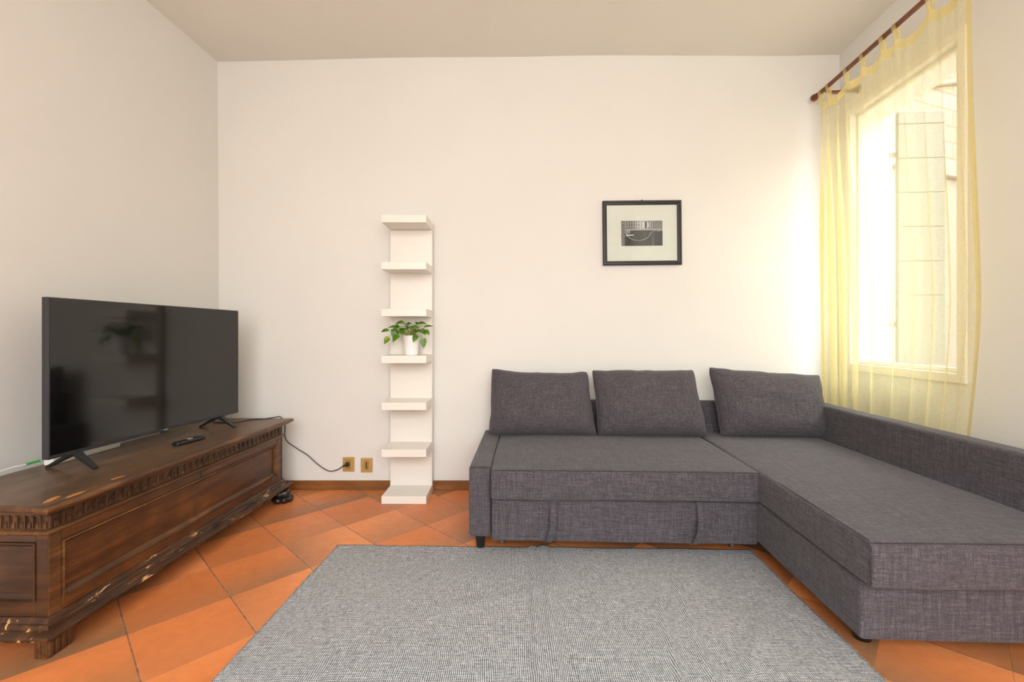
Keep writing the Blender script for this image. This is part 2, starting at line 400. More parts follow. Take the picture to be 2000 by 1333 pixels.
# ceiling: uneven old plaster
bm = nb(); zx = [(-3.0, 3.062), (-2.115, 3.077), (-0.48, 3.108), (0.92, 3.122), (1.84, 3.116), (2.354, 3.127), (3.2, 3.135)]
def cz(x):
    for (x0, z0), (x1, z1) in zip(zx, zx[1:]):
        if x0 <= x <= x1:
            t = (x-x0)/(x1-x0); t = t*t*(3-2*t); return z0+(z1-z0)*t
    return 3.1
nx, ny = 60, 40; g = []
for j in range(ny+1):
    row = []
    for i in range(nx+1):
        y = -1.5+4.85*j/ny; xr = 2.354-0.07*(3.27-y)+0.2; x = -2.5+(xr+2.5)*i/nx
        row.append(bm.verts.new((x, y, cz(x)+0.006*mnoise.noise(Vector((x*1.3, y*1.3, 0))))))
    g.append(row)
top = [[bm.verts.new((v.co.x, v.co.y, 3.4)) for v in row] for row in (g[0], g[-1])]
for j in range(ny):
    for i in range(nx): bm.faces.new((g[j][i], g[j+1][i], g[j+1][i+1], g[j][i+1]))
bm.faces.new([top[0][0], top[0][-1], top[1][-1], top[1][0]])
struct('ceiling', bm, M['ceiling'], smooth=True)
bm = nb(); add_box(bm, (-2.5, 3.27, -0.1), (2.40, 3.5, 3.3)); struct('wall_back', bm, M['wall'])
bm = nb(); add_prism(bm, [(-2.095, 3.3), (-2.35, -1.8), (-2.6, -1.8), (-2.6, 3.3)], -0.1, 3.3, 'Z')
ow = struct('wall_left', bm, M['wall'])
for v in ow.data.vertices:            # leans out slightly towards the ceiling
    v.co.x += -0.02*(v.co.z/3.1)
S0, S1, Z0, Z1 = 0.135, 0.945, 0.915, 2.625      # window opening along the wall and in height
bm = nb()
add_box(bm, (0, -4.85, -0.1), (0.26, 0.0, Z0)); add_box(bm, (0, -4.85, Z1), (0.26, 0.0, 3.3))
add_box(bm, (0, -S0, Z0), (0.26, 0.0, Z1)); add_box(bm, (0, -4.85, Z0), (0.26, -S1, Z1))
o = struct('wall_right', bm, M['wall']); o.location = RC; o.rotation_euler = (0, 0, RROT)
o.data.transform(Matrix.Identity(4))
x0, x1, z0, z1 = OPEN
bm = nb()
add_box(bm, (-2.5, REAR_Y-0.2, -0.1), (x0, REAR_Y, 3.3)); add_box(bm, (x1, REAR_Y-0.2, -0.1), (2.1, REAR_Y, 3.3))
add_box(bm, (x0, REAR_Y-0.2, -0.1), (x1, REAR_Y, z0)); add_box(bm, (x0, REAR_Y-0.2, z1), (x1, REAR_Y, 3.3))
struct('wall_front', bm, M['wall'])
bm = nb()
add_box(bm, (-2.09, 3.256, 0.0), (2.33, 3.27, 0.066), 0.003); struct('baseboard_back', bm, M['baseboard'])
# rear window (behind the camera)
w2 = thing('window_2', None, None, (0, REAR_Y-0.1, 0), kind='structure')
bm = nb()
for xx in (x0, (x0+x1)/2-0.04, x1-0.07): add_box(bm, (xx, -0.03, z0), (xx+0.07, 0.03, z1), 0.004)
add_box(bm, (x0+0.07, -0.03, z0), (x1-0.07, 0.03, z0+0.07), 0.004); add_box(bm, (x0+0.07, -0.03, z1-0.07), (x1-0.07, 0.03, z1), 0.004)
link('window_frame', bm, M['white_frame'], w2)

# window in the right wall
w1 = thing('window_1', None, None, RC, RROT, kind='structure')
bm = nb(); cw = 0.05
for (a, b, c_, d_) in ((S0-cw, S0, Z0-cw, Z1+cw), (S1, S1+cw, Z0-cw, Z1+cw), (S0, S1, Z0-cw, Z0), (S0, S1, Z1, Z1+cw)):
    add_box(bm, (-0.016, -b, c_), (0.0, -a, d_), 0.004)
link('casing', bm, M['white_frame'], w1)
bm = nb(); fw = 0.04
for (a, b, c_, d_) in ((S0, S0+fw*0.4, Z0, Z1), (S1-fw*0.4, S1, Z0, Z1), (S0+fw*0.4, S1-fw*0.4, Z0, Z0+fw*0.6), (S0+fw*0.4, S1-fw*0.4, Z1-fw*0.6, Z1)):
    add_box(bm, (0.03, -b, c_), (0.075, -a, d_), 0.005)
link('sash_frame', bm, M['white_frame'], w1)
bm = nb(); add_box(bm, (0.05, -S1+0.014, Z0+0.02), (0.054, -S0-0.014, Z1-0.02)); link('glass_pane', bm, M['glass'], w1)
bm = nb(); add_box(bm, (0.26, -S1-0.03, Z0-0.05), (0.31, -S0+0.03, Z0-0.01), 0.006); link('outer_sill', bm, M['white_frame'], w1)
bm = nb(); add_tube(bm, smooth_path([(0.028, -S0-0.03, Z0+0.14), (0.0, -S0-0.045, Z0+0.145), (-0.012, -S0-0.07, Z0+0.10), (-0.012, -S0-0.062, Z0+0.03), (0.028, -S0-0.05, Z0+0.01)]), 0.005)
link('latch', bm, M['white_plastic'], w1, smooth=True)

# shutter leaf folded open outside, at right angles to the wall
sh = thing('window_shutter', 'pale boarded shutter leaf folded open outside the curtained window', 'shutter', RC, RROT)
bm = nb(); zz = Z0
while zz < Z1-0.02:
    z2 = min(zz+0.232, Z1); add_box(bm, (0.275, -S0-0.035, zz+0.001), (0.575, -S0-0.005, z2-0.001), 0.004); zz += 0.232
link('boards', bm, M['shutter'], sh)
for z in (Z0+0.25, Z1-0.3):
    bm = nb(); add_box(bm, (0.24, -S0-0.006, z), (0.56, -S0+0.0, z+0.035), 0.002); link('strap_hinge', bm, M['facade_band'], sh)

# house across the alley and the paving
bm = nb(); add_box(bm, (2.7, -14, -0.6), (16, 14, -0.5)); struct('ground_outside', bm, M['paving'])
bm = nb(); add_box(bm, (6.6, -9, -0.5), (7.0, 5.2, 3.9)); struct('wall_light_blocker', bm, M['facade'])  # unseen wall, added to hold back low sky light at the side window
hb = thing('house', 'pink rendered house with brick upper storey seen through the window', 'building', (5.3, 5.6, -0.5), 0.35)
bm = nb(); add_box(bm, (-2.6, 0, 0), (3.0, 3, 3.55), 0.02); link('lower_wall', bm, M['facade'], hb)
bm = nb(); add_box(bm, (-2.65, -0.06, 3.55), (3.05, 3, 3.72), 0.01); link('string_course', bm, M['facade_band'], hb)
bm = nb(); add_box(bm, (-2.6, 0.0, 3.72), (3.0, 3, 5.6)); link('upper_wall', bm, M['brick'], hb)
bm = nb(); add_box(bm, (-2.9, -0.45, 5.6), (3.3, 3, 5.75), 0.02); link('eaves', bm, M['facade_band'], hb)
bm = nb(); add_tube(bm, [(-2.2, -0.03, 4.1), (0.2, -0.03, 4.75), (2.4, -0.03, 5.1)], 0.035, 8); link('cable_pipe', bm, M['facade_band'], hb, smooth=True)

# ================================================================== SOFA
SO = (-0.19, 3.222, 0.0); SR = -math.radians(2.0)
sofa = thing('corner_sofa', 'dark grey linen corner sofa with chaise on the right', 'sofa', SO, SR)
def wob(amp, sc=3.0, seed=0, puff=(0, 0, 0)):
    def f(q, h):
        n = Vector((mnoise.noise(q*sc+Vector((seed, 0, 0))), mnoise.noise(q*sc+Vector((0, seed+7, 0))), mnoise.noise(q*sc+Vector((0, 0, seed+13)))))*amp
        u = [q[i]/h[i] if h[i] else 0 for i in range(3)]
        for i in range(3):
            j, k = (i+1) % 3, (i+2) % 3
            if puff[i]: n[i] += (1 if u[i] > 0 else -1)*abs(u[i])**3*puff[i]*(1-abs(u[j])**4)*(1-abs(u[k])**4)
        return q+n
    return f
CL = 1.44       # local x where the chaise starts
bm = nb(); soft_box(bm, (0, -0.895, 0.078), (0.113, 0, 0.44), 0.016, 0.05, wob(0.0025, 5, 1)); link('armrest', bm, M['fabric'], sofa, True)
bm = nb(); soft_box(bm, (2.185, -1.72, 0.08), (2.29, 0, 0.66), 0.018, 0.05, wob(0.003, 4, 2)); link('armrest', bm, M['fabric'], sofa, True)
bm = nb(); soft_box(bm, (0.115, -0.058, 0.09), (2.183, 0, 0.66), 0.02, 0.06, wob(0.003, 4, 3)); link('backrest', bm, M['fabric'], sofa, True)
bm = nb(); soft_box(bm, (0.117, -0.955, 0.292), (CL-0.003, -0.060, 0.442), 0.013, 0.04, wob(0.004, 4, 4, (0, 0.004, 0.008))); link('seat', bm, M['fabric'], sofa, True)
def skew_left(f, a=0.034, y_back=-0.11, L=1.59, x_ref=CL, wid=0.74):
    def g(q, h):
        p = f(q, h); t = (h.y-q.y)/(2*h.y); s = (h.x-q.x)/(2*h.x)
        p.x += (0.008-a*t)*max(0, s); return p
    return g
bm = nb(); soft_box(bm, (CL, -1.70, 0.292), (2.183, -0.060, 0.445), 0.012, 0.04, skew_left(wob(0.004, 3.5, 5, (0.006, 0.004, 0.008)))); link('chaise_seat', bm, M['fabric'], sofa, True)
bm = nb(); soft_box(bm, (CL+0.006, -1.645, 0.088), (2.183, -0.112, 0.288), 0.012, 0.06, skew_left(wob(0.002, 4, 6))); link('chaise_base', bm, M['fabric'], sofa, True)
bm = nb(); soft_box(bm, (0.120, -0.925, 0.075), (CL-0.003, -0.895, 0.284), 0.008, 0.05, wob(0.002, 4, 7)); dr = link('drawer_front', bm, M['fabric'], sofa, True)
bm = nb(); add_box(bm, (0.13, -0.893, 0.12), (CL-0.004, -0.114, 0.285)); link('bed_box', bm, M['black_plastic'], sofa)
for sx in (0.415, 1.135):
    bm = nb(); prof = [(0.0, 0.287), (0.012, 0.25), (0.022, 0.20), (0.024, 0.16), (0.018, 0.12), (0.006, 0.085), (0.0, 0.076)]
    pts = smooth_path([(a, 0, z) for a, z in prof], 5); rows = []
    for i, p in enumerate(pts):
        t = i/(len(pts)-1); xs = sx-0.035*t*t
        for s in (0,):
            rows.append([bm.verts.new((xs+dx, -0.929-p.x*1.7-off, p.z)) for dx, off in ((0, 0), (0.034, 0), (0.034, 0.003), (0, 0.003))])
    for A, B in zip(rows, rows[1:]):
        for k in range(4): bm.faces.new((A[k], A[(k+1) % 4], B[(k+1) % 4], B[k]))
    bm.faces.new(rows[0]); bm.faces.new(rows[-1])
    link('pull_strap', bm, M['fabric'], dr, True)
M['seam'] = plain('dark_seam', srgb(48, 45, 48), 0.9)
def seam(pts):
    bm = nb(); add_tube(bm, pts, 0.0014, 6); link('seam', bm, M['seam'], sofa, True)
seam([(0.128, -0.9575, 0.4405), (0.8, -0.9600, 0.4435), (CL-0.012, -0.9575, 0.4405)])
seam([(0.008, -0.8945, 0.4355), (0.105, -0.8945, 0.4355)])
seam([(CL+0.004, -0.97, 0.4435), (CL-0.012, -1.3, 0.4450), (CL-0.022, -1.685, 0.4430)])
seam([(CL-0.018, -1.7025, 0.4425), (1.8, -1.7065, 0.4465), (2.17, -1.7025, 0.4435)])
seam([(CL-0.0255, -1.6985, 0.305), (CL-0.0275, -1.6995, 0.36), (CL-0.0255, -1.6985, 0.43)])
for (x, y) in ((0.055, -0.845), (0.055, -0.06)):
    bm = nb(); add_lathe(bm, [(0.016, 0), (0.02, 0.004), (0.028, 0.08), (0.03, 0.082)], (x, y, 0), 20); link('leg', bm, M['black_plastic'], sofa, True, label='tapered black plastic leg')
for (x, y) in ((CL+0.088, -1.50), (2.13, -1.56), (2.13, -0.06), (CL+0.06, -0.3)):
    bm = nb(); add_lathe(bm, [(0.016, 0), (0.028, 0.004), (0.034, 0.04), (0.036, 0.094)], (x, y, 0), 20); link('leg', bm, M['black_plastic'], sofa, True, label='short black plastic leg')
for x in (0.16, 1.36):
    bm = nb(); add_box(bm, (x, -0.805, 0.02), (x+0.012, -0.785, 0.12), 0.002); add_lathe(bm, [(0.012, -0.008), (0.015, -0.006), (0.015, 0.006), (0.012, 0.008)], (x+0.006, -0.795, 0.0152), 16, Matrix.Rotation(PI/2, 4, 'Y'))
    link('castor', bm, M['grey_nylon'], sofa, True)

# back cushions
def cushion(name, label, cx, cy, wb_, wt, hgt, thick, lean, rz, seed, sag=0.0, skew=0.0, tilt=0.0):
    """base centre in world; local x = width, z = height; bottom edge at z=0"""
    root = thing(name, label, 'cushion', (cx, cy, 0.45), rz, 'back cushions on the corner sofa')
    root.rotation_euler = (lean, 0, rz); R = Matrix.Identity(4); N = 40; K = 26
    def outline(u, v):
        hw = (wb_*(1-v)/2 + wt*(1+v)/2)/2
        x = u*hw*(1-0.012*(1-v*v)*abs(u)**2)
        x += skew*(v+1)/2
        z = (v+1)/2*hgt
        z += -sag*(1-u*u)*max(0, v)**3
        cr = (abs(u)*abs(v))**14            # slightly rounded corners
        x -= 0.006*cr*u; z -= 0.006*cr*v
        z += (0.010*mnoise.noise(Vector((u*1.7+seed*3, 2, 0)))+0.004*mnoise.noise(Vector((u*5+seed, 4, 0)))-tilt*u)*max(0, v)**2
        z += 0.010*max(0, v)**3*abs(u)**6; x += 0.006*u*max(0, -v)**3*abs(u)**3
        x += u*u*u*0.010*mnoise.noise(Vector((v*1.9, seed, u*2)))
        return x, z
    def th(u, v):
        f = max(0.0, (1-abs(u)**4)*(1-abs(v)**3.4))**0.5
        return thick/2*f*(1.0-0.22*(v+1)/2)
    def pos(u, v, s):
        x, z = outline(u, v); n = mnoise.noise(Vector((u*1.6+seed, v*1.6, s)))*0.009+mnoise.noise(Vector((u*4+seed, v*4, s*3)))*0.003
        # a few tucks running in from the corners
        for (cu, cv, ang, a) in ((-1, -0.55, 0.35, 0.007), (1, -0.6, 2.7, 0.006), (-0.95, 0.75, -0.5, 0.006)):
            du, dv = u-cu, v-cv; al = du*math.cos(ang)+dv*math.sin(ang); pe = -du*math.sin(ang)+dv*math.cos(ang)
            n -= 1.6*a*math.exp(-(pe/0.07)**2)*math.exp(-(al/0.4)**2)
        f = (th(u, v))/(thick/2) if thick else 0
        return R @ Vector((x, s*(th(u, v)+n*f), z))
    bm = nb(); sp = lambda i, n: math.sin((i/n-0.5)*PI)*0.55+(i/n*2-1)*0.45
    fr = {}; 
    for s in (-1, 1):
        for i in range(N+1):
            for j in range(K+1):
                edge = i in (0, N) or j in (0, K)
                if edge and s == 1: fr[(1, i, j)] = fr[(-1, i, j)]
                else: fr[(s, i, j)] = bm.verts.new(pos(sp(i, N), sp(j, K), s))
        for i in range(N):
            for j in range(K):
                q = [fr[(s, i, j)], fr[(s, i+1, j)], fr[(s, i+1, j+1)], fr[(s, i, j+1)]]
                bm.faces.new(q if s < 0 else q[::-1])
    link('cover', bm, M['fabric'], root, True)
    ring = [R @ Vector((outline(sp(i, N), -1)[0], 0, outline(sp(i, N), -1)[1])) for i in range(N)] + \
           [R @ Vector((outline(1, sp(j, K))[0], 0, outline(1, sp(j, K))[1])) for j in range(K)] + \
           [R @ Vector((outline(sp(i, N), 1)[0], 0, outline(sp(i, N), 1)[1])) for i in range(N, 0, -1)] + \
           [R @ Vector((outline(-1, sp(j, K))[0], 0, outline(-1, sp(j, K))[1])) for j in range(K, 0, -1)]
    bm = nb(); add_tube(bm, ring, 0.0035, 6, closed=True); link('piping', bm, M['fabric'], root, True)
    return root
def onsofa(lx, ly):
    c, s = math.cos(SR), math.sin(SR); return SO[0]+c*lx-s*ly, SO[1]+s*lx+c*ly
LEAN = -math.radians(14)
def place(px0, px1, d):    # centre from world x extents at distance d
    return (px0+px1)/2
cushion('back_cushion', 'grey linen cushion at the left end of the sofa back', 0.202, 3.005, 0.70, 0.65, 0.420, 0.23, LEAN, SR, 1.0, 0.006, -0.02, 0.010)
cushion('back_cushion', 'grey linen cushion in the middle of the three on the sofa', 0.924, 2.975, 0.705, 0.675, 0.430, 0.24, LEAN, SR, 5.0, 0.0, -0.045)
cushion('back_cushion', 'grey linen cushion in the sofa corner by the curtain', 1.700, 2.945, 0.675, 0.71, 0.422, 0.25, LEAN, SR-0.02, 9.0, 0.0, -0.018, 0.022)

# ================================================================== RUG
rug = thing('rug', 'grey and white flatwoven rug with creases, on the terracotta floor', 'rug', (0, 0, 0))
TL, TR, BL, BR = Vector((-0.915, 2.393)), Vector((1.222, 2.343)), Vector((-1.00, 0.55)), Vector((1.17, 0.50))
def rug_h(u, v, x, y):
    h = 0.005
    def ridge(x0, y0, x1, y1, w, a):
        d = Vector((x1-x0, y1-y0)); L = d.length; d /= L; p = Vector((x-x0, y-y0)); al = p.dot(d); pe = p.x*d.y-p.y*d.x
        fall = 1/(1+math.exp(-(al)/0.08))*1/(1+math.exp((al-L)/0.12))
        return 1.55*a*math.exp(-(pe/w)**2)*fall
    h += ridge(0.105, 2.45, 0.075, 0.6, 0.016, 0.010)+ridge(0.165, 2.45, 0.13, 0.7, 0.022, 0.011)
    h += ridge(0.62, 1.95, 0.45, 0.9, 0.012, 0.006)+ridge(0.75, 2.15, 0.56, 0.9, 0.014, 0.006)
    h += ridge(0.95, 1.75, 0.62, 1.25, 0.02, 0.004)+ridge(-0.35, 1.8, 0.05, 1.95, 0.03, 0.003)
    h += 0.0035*max(0, mnoise.noise(Vector((x*3.1, y*3.1, 2))))+0.0018*max(0, mnoise.noise(Vector((x*9, y*7, 5))))
    return h
bm = nb(); NX, NY = 260, 200; g = []
def rug_xy(u, v):
    p = (TL.lerp(TR, u)).lerp(BL.lerp(BR, u), v)
    ex = 0.006*mnoise.noise(Vector((v*7, 1, 0)))*abs(u-0.5)*2; ey = 0.007*mnoise.noise(Vector((u*8, 5, 0)))*(1-v)**3
    return p.x+ex, p.y+ey
for j in range(NY+1):
    row = []
    for i in range(NX+1):
        u, v = i/NX, j/NY; x, y = rug_xy(u, v); row.append(bm.verts.new((x, y, rug_h(u, v, x, y))))
    g.append(row)
for j in range(NY):
    for i in range(NX): bm.faces.new((g[j][i], g[j][i+1], g[j+1][i+1], g[j+1][i]))
o = link('woven_cloth', bm, M['rug'], rug, True)
md = o.modifiers.new('thickness', 'SOLIDIFY'); md.thickness = 0.0035; md.offset = -1
# stitched hem (dark thread) and frayed edge
def along(f, n): return [f(i/n) for i in range(n+1)]
def rp(u, v, dz=0.0):
    x, y = rug_xy(u, v); return Vector((x, y, rug_h(u, v, x, y)+dz))
IN = 0.016
segs = [lambda t: rp(0.003+0.994*t, IN*1.1, 0.0006), lambda t: rp(IN, 0.004+0.99*t, 0.0006), lambda t: rp(1-IN, 0.004+0.99*t, 0.0006)]
for f in segs:
    bm = nb(); pts = along(f, 420)
    for k in range(0, 414, 6):
        add_tube(bm, pts[k:k+6], 0.0022, 4)
    link('hem_stitching', bm, M['thread'], rug, True)
rr = random.Random(3)
for f, nrm in ((lambda t: rp(t, 0), Vector((0, 1, 0))), (lambda t: rp(0, t), Vector((-1, 0, 0))), (lambda t: rp(1, t), Vector((1, 0, 0)))):
    n = 620; bm = nb()
    for k in range(n):
        p = f((k+rr.random()*0.8)/n); d = (nrm+Vector((rr.uniform(-.5, .5), rr.uniform(-.5, .5), rr.uniform(0.0, .6)))).normalized()
        L = rr.uniform(0.004, 0.011); q = p+d*L; w = Vector((-d.y, d.x, 0)).normalized()*0.0009
        a = [bm.verts.new(p-w-Vector((0, 0, .001))), bm.verts.new(p+w-Vector((0, 0, .001))), bm.verts.new(q+Vector((0, 0, -0.001)))]
        b = bm.verts.new((p+q)/2+Vector((0, 0, .0012)))
        bm.faces.new(a); bm.faces.new((a[0], a[1], b)); bm.faces.new((a[1], a[2], b)); bm.faces.new((a[2], a[0], b))
    link('frayed_edge', bm, M['rug_hem'], rug)

# ================================================================== SHELF UNIT
sx0, sx1 = -0.858, -0.563
su = thing('wall_shelf_unit', 'tall narrow white shelf unit of seven boards against back wall', 'shelf', (sx0, 3.255, 0))
W = sx1-sx0
bm = nb(); add_box(bm, (0.0, -0.05, 0.05), (W, 0.0, 1.85), 0.002); link('back_panel', bm, M['shelf'], su)
for k in range(7):
    z = k*0.3085; bm = nb(); add_box(bm, (0, -0.268 if k else -0.265, z), (W, -0.051 if 0 < k < 6 else 0.0, z+0.05), 0.0015)
    if 0 < k < 6: pass
    link('shelf', bm, M['shelf'], su)

# plant
ptop = 3*0.3085+0.05
PX, PY = -0.684, 3.09
pl = thing('potted_plant', 'trailing green houseplant in white pot on the white shelf unit', 'plant', (PX, PY, ptop))
bm = nb(); add_lathe(bm, [(0.042, 0), (0.045, 0.002), (0.0545, 0.128), (0.0555, 0.132), (0.053, 0.132), (0.050, 0.115), (0.0, 0.113)][:6]+[(0.01, 0.112)], (0, 0, 0), 40); link('pot', bm, M['ceramic'], pl, 'auto')
bm = nb(); add_lathe(bm, [(0.01, 0.113), (0.049, 0.1135), (0.049, 0.118), (0.03, 0.124), (0.005, 0.126)], (0, 0, 0), 24); link('soil', bm, M['soil'], pl, True)
lb, sb = nb(), nb(); rr = random.Random(11)
def leaf(bm, base, tip_dir, up, L, Wd, fold=0.25, curl=0.25):
    t = tip_dir.normalized(); s = t.cross(up).normalized(); n = s.cross(t).normalized()
    prof = [(-0.10, 0.0, 0.24), (0.0, 0.0, 0.42), (0.14, 0.0, 0.50), (0.32, 0, 0.49), (0.52, 0, 0.41), (0.72, 0, 0.27), (0.88, 0, 0.12), (1.0, 0, 0.0)]
    rows = []
    for a, _, w in prof:
        a2 = max(a, 0.0); c0 = base+t*(a*L)-n*(curl*L*a2*a2)
        if a < 0: c0 = base
        row = []
        for k in (-1, -0.5, 0, 0.5, 1):
            off = s*(k*w*Wd*1.0) + n*(fold*abs(k)*w*Wd) + (t*(a*L) if a < 0 and k != 0 else Vector())
            row.append(bm.verts.new(c0+off))
        rows.append(row)
    for A, B in zip(rows, rows[1:]):
        for k in range(4):
            try: bm.faces.new((A[k], A[k+1], B[k+1], B[k]))
            except ValueError: pass
top_c = Vector((0, 0, 0.122))
# hand placed leaves: (x, y, z of leaf base relative to pot base, direction, length, width)
spec = [((-0.15, -0.03, 0.118), (-0.55, -0.1, -0.9), .052, .036), ((-0.105, -0.02, 0.17), (-0.2, -0.4, -0.9), .055, .05),
        ((-0.085, 0.0, 0.195), (-0.6, -0.4, -0.35), .055, .048), ((-0.055, -0.03, 0.18), (0.05, -0.3, -1), .05, .042),
        ((-0.12, 0.01, 0.19), (-1, 0.1, 0.02), .05, .035), ((-0.05, -0.01, 0.215), (-0.8, -0.5, 0.15), .055, .045), ((-0.02, -0.03, 0.205), (0.2, -0.8, 0.2), .05, .045),
        ((0.045, -0.05, 0.132), (-0.35, -0.5, -0.9), .052, .038), ((0.092, -0.05, 0.108), (0.05, -0.15, -1), .062, .042), ((0.07, -0.03, 0.17), (0.7, -0.5, -0.4), .055, .045),
        ((0.09, 0.0, 0.19), (1, -0.2, 0.25), .062, .032), ((0.02, -0.03, 0.195), (0.3, -0.7, -0.3), .05, .042), ((0.055, 0.0, 0.215), (0.9, -0.2, 0.1), .05, .034),
        ((0.10, -0.03, 0.165), (0.75, -0.3, -0.65), .045, .038), ((0.0, 0.0, 0.215), (-0.3, -0.9, 0.1), .045, .04), ((-0.09, -0.05, 0.16), (0.3, -0.3, -1), .046, .034),
        ((0.03, 0.03, 0.21), (0.5, 0.6, 0.1), .045, .04), ((-0.03, 0.04, 0.20), (-0.5, 0.7, 0.0), .05, .04), ((0.06, -0.10, 0.17), (0.3, -1, -0.2), .05, .045),
        ((-0.03, -0.10, 0.165), (-0.2, -1, -0.3), .05, .045), ((0.0, -0.07, 0.19), (0.0, -1, 0.1), .045, .04), ((-0.13, -0.10, 0.17), (-0.8, -0.6, -0.2), .05, .042),
        ((-0.06, -0.13, 0.13), (-0.5, -0.8, -0.6), .055, .044)]
for (p, d, L, Wd) in spec:
    p = Vector(p); d = Vector(d); a = rr.uniform(0, 2*PI); st = Vector((0.022*math.cos(a), 0.022*math.sin(a), 0.118))
    mid = (st+p)/2+Vector((0, 0, 0.03 if p.z > 0.15 else 0.05)); mid.z = min(mid.z, 0.225)
    add_tube(sb, smooth_path([st, mid, p], 6), lambda t: 0.0019-0.0008*t, 6)
    leaf(lb, p, d, Vector((0.1, -0.6, 1)) if abs(d.normalized().z) < 0.8 else Vector((0.1, -1, 0.1)), L, Wd, rr.uniform(0.1, 0.35), rr.uniform(0.1, 0.35))
for k in range(18):
    a = rr.uniform(0, 2*PI); r = rr.uniform(0.02, 0.055); p = Vector((r*math.cos(a), r*math.sin(a)-0.01, rr.uniform(0.14, 0.2)))
    d = Vector((math.cos(a)+rr.uniform(-.4, .4), math.sin(a)-0.3, rr.uniform(-0.3, 0.25)))
    st = Vector((0.02*math.cos(a+1), 0.02*math.sin(a+1), 0.118)); add_tube(sb, smooth_path([st, (st+p)/2+Vector((0, 0, 0.01)), p], 4), 0.0014, 5)
    leaf(lb, p, d, Vector((0, -0.3, 1)), rr.uniform(0.032, 0.045), rr.uniform(0.026, 0.036), 0.2, 0.2)
for v in lb.verts:
    v.co.z = min(v.co.z, 0.236)
    if v.co.y > 0.10: v.co.y = 0.10
link('foliage', lb, M['leaf'], pl, True); link('stems', sb, M['stem'], pl, True)

# ================================================================== PICTURE
pw, ph = 0.562, 0.460
pc = thing('framed_picture', 'black framed canal photograph with wide cream mat on back wall', 'picture', (0.930, 3.252, 1.12+(652-454.8)/889*3.25))
pc.rotation_euler = (0, -math.radians(0.6), 0)
bm = nb(); b = 0.030
prof = [(0, 0.0), (0, -0.022), (0.006, -0.026), (0.014, -0.026), (0.017, -0.021), (0.024, -0.020), (b, -0.014), (b, 0.0)]
rings = []
for (a, y) in prof:
    rings.append([bm.verts.new((sx*(pw/2-a), y+0.016, sz*(ph/2-a))) for sx, sz in ((-1, -1), (1, -1), (1, 1), (-1, 1))])
for A, B in zip(rings, rings[1:]+rings[:1]):
    for k in range(4): bm.faces.new((A[k], A[(k+1) % 4], B[(k+1) % 4], B[k]))
link('frame', bm, M['frame_black'], pc)
# mat board with a window cut in it
bm = nb(); iw, ih = pw/2-b+0.002, ph/2-b+0.002; qx0, qx1, qz0, qz1 = -0.148, 0.148, -0.092, 0.088
def quadbox(x0, z0, x1, z1): add_box(bm, (x0, 0.006, z0), (x1, 0.009, z1))
quadbox(-iw, -ih, qx0, ih); quadbox(qx1, -ih, iw, ih); quadbox(qx0, -ih, qx1, qz0); quadbox(qx0, qz1, qx1, ih)
link('mat_board', bm, M['mat_board'], pc)
# black and white canal print: small vertex coloured grid
NXp, NZp = 150, 92; bm = nb(); col = bm.loops.layers.float_color.new('print'); gr = []
for j in range(NZp+1): gr.append([bm.verts.new((qx0+(qx1-qx0)*i/NXp, 0.0095, qz0+(qz1-qz0)*j/NZp)) for i in range(NXp+1)])
def tone(u, v):
    n = mnoise.noise(Vector((u*30, v*22, 0)))*0.10+mnoise.noise(Vector((u*80, v*60, 3)))*0.07
    if v > 0.62 and u > 0.14:               # palaces
        t = 0.42+0.30*math.exp(-((u-0.52)/0.17)**2)
        wx = (u*17) % 1; wz = ((v-0.62)*7.5) % 1
        if 0.3 < wx < 0.62 and wz > 0.25: t -= 0.34
        if u > 0.75: t = 0.26+0.18*(int(u*36) % 2)
        if (u-0.60)**2*3+(v-0.83)**2 < 0.018: t = 0.75 if abs(u-0.60) > 0.03 else 0.2
        if v < 0.67: t = 0.55+0.25*mnoise.noise(Vector((u*40, 1, 1)))
        return t+n
    if v > 0.56 and u > 0.3: return 0.10+n*0.6+(0.35 if u > 0.75 and mnoise.noise(Vector((u*30, v*50, 7))) > 0 else 0)
    t = 0.10+0.05*v+n*0.6
    t += 0.14*math.exp(-((u-0.77)/0.025)**2)*(1-v)+0.10*math.exp(-((u-0.33)/0.02)**2)*v+0.09*math.exp(-((u-0.57)/0.03)**2)*v
    e = ((u-0.42)/0.31)**2+((v-0.62)/0.40)**2       # moored boat's pale rim
    if abs(e-1) < 0.06 and v < 0.62: t += 0.35
    if abs(v-0.43-0.05*(u-0.15)) < 0.025 and 0.12 < u < 0.30: t += 0.6
    if u < 0.09: t = 0.32+n*2.2
    elif u < 0.22 and v > 0.5: t = 0.42+n
    return t
for j in range(NZp):
    for i in range(NXp):
        f = bm.faces.new((gr[j][i], gr[j][i+1], gr[j+1][i+1], gr[j+1][i])); t = max(0.01, min(0.9, tone((i+.5)/NXp, (j+.5)/NZp)))**1.5
        for lp in f.loops: lp[col] = (t, t*0.985, t*0.97, 1)
t = NT('canal_print'); at = t.n('VertexColor'); at.layer_name = 'print'; t.bsdf(at.outputs[0], 0.6)
link('print', bm, t.m, pc)
bm = nb(); add_box(bm, (-iw, -0.0005, -ih), (iw, 0.0015, ih)); link('glass_pane', bm, M['picture_glass'], pc)
bm = nb(); add_lathe(bm, [(0.001, 0), (0.004, 0.001), (0.004, 0.004), (0.002, 0.016)], (0.0, 0.004, ph/2+0.003), 12, Matrix.Rotation(PI/2, 4, 'X')); link('hook', bm, M['dark_metal'], pc)

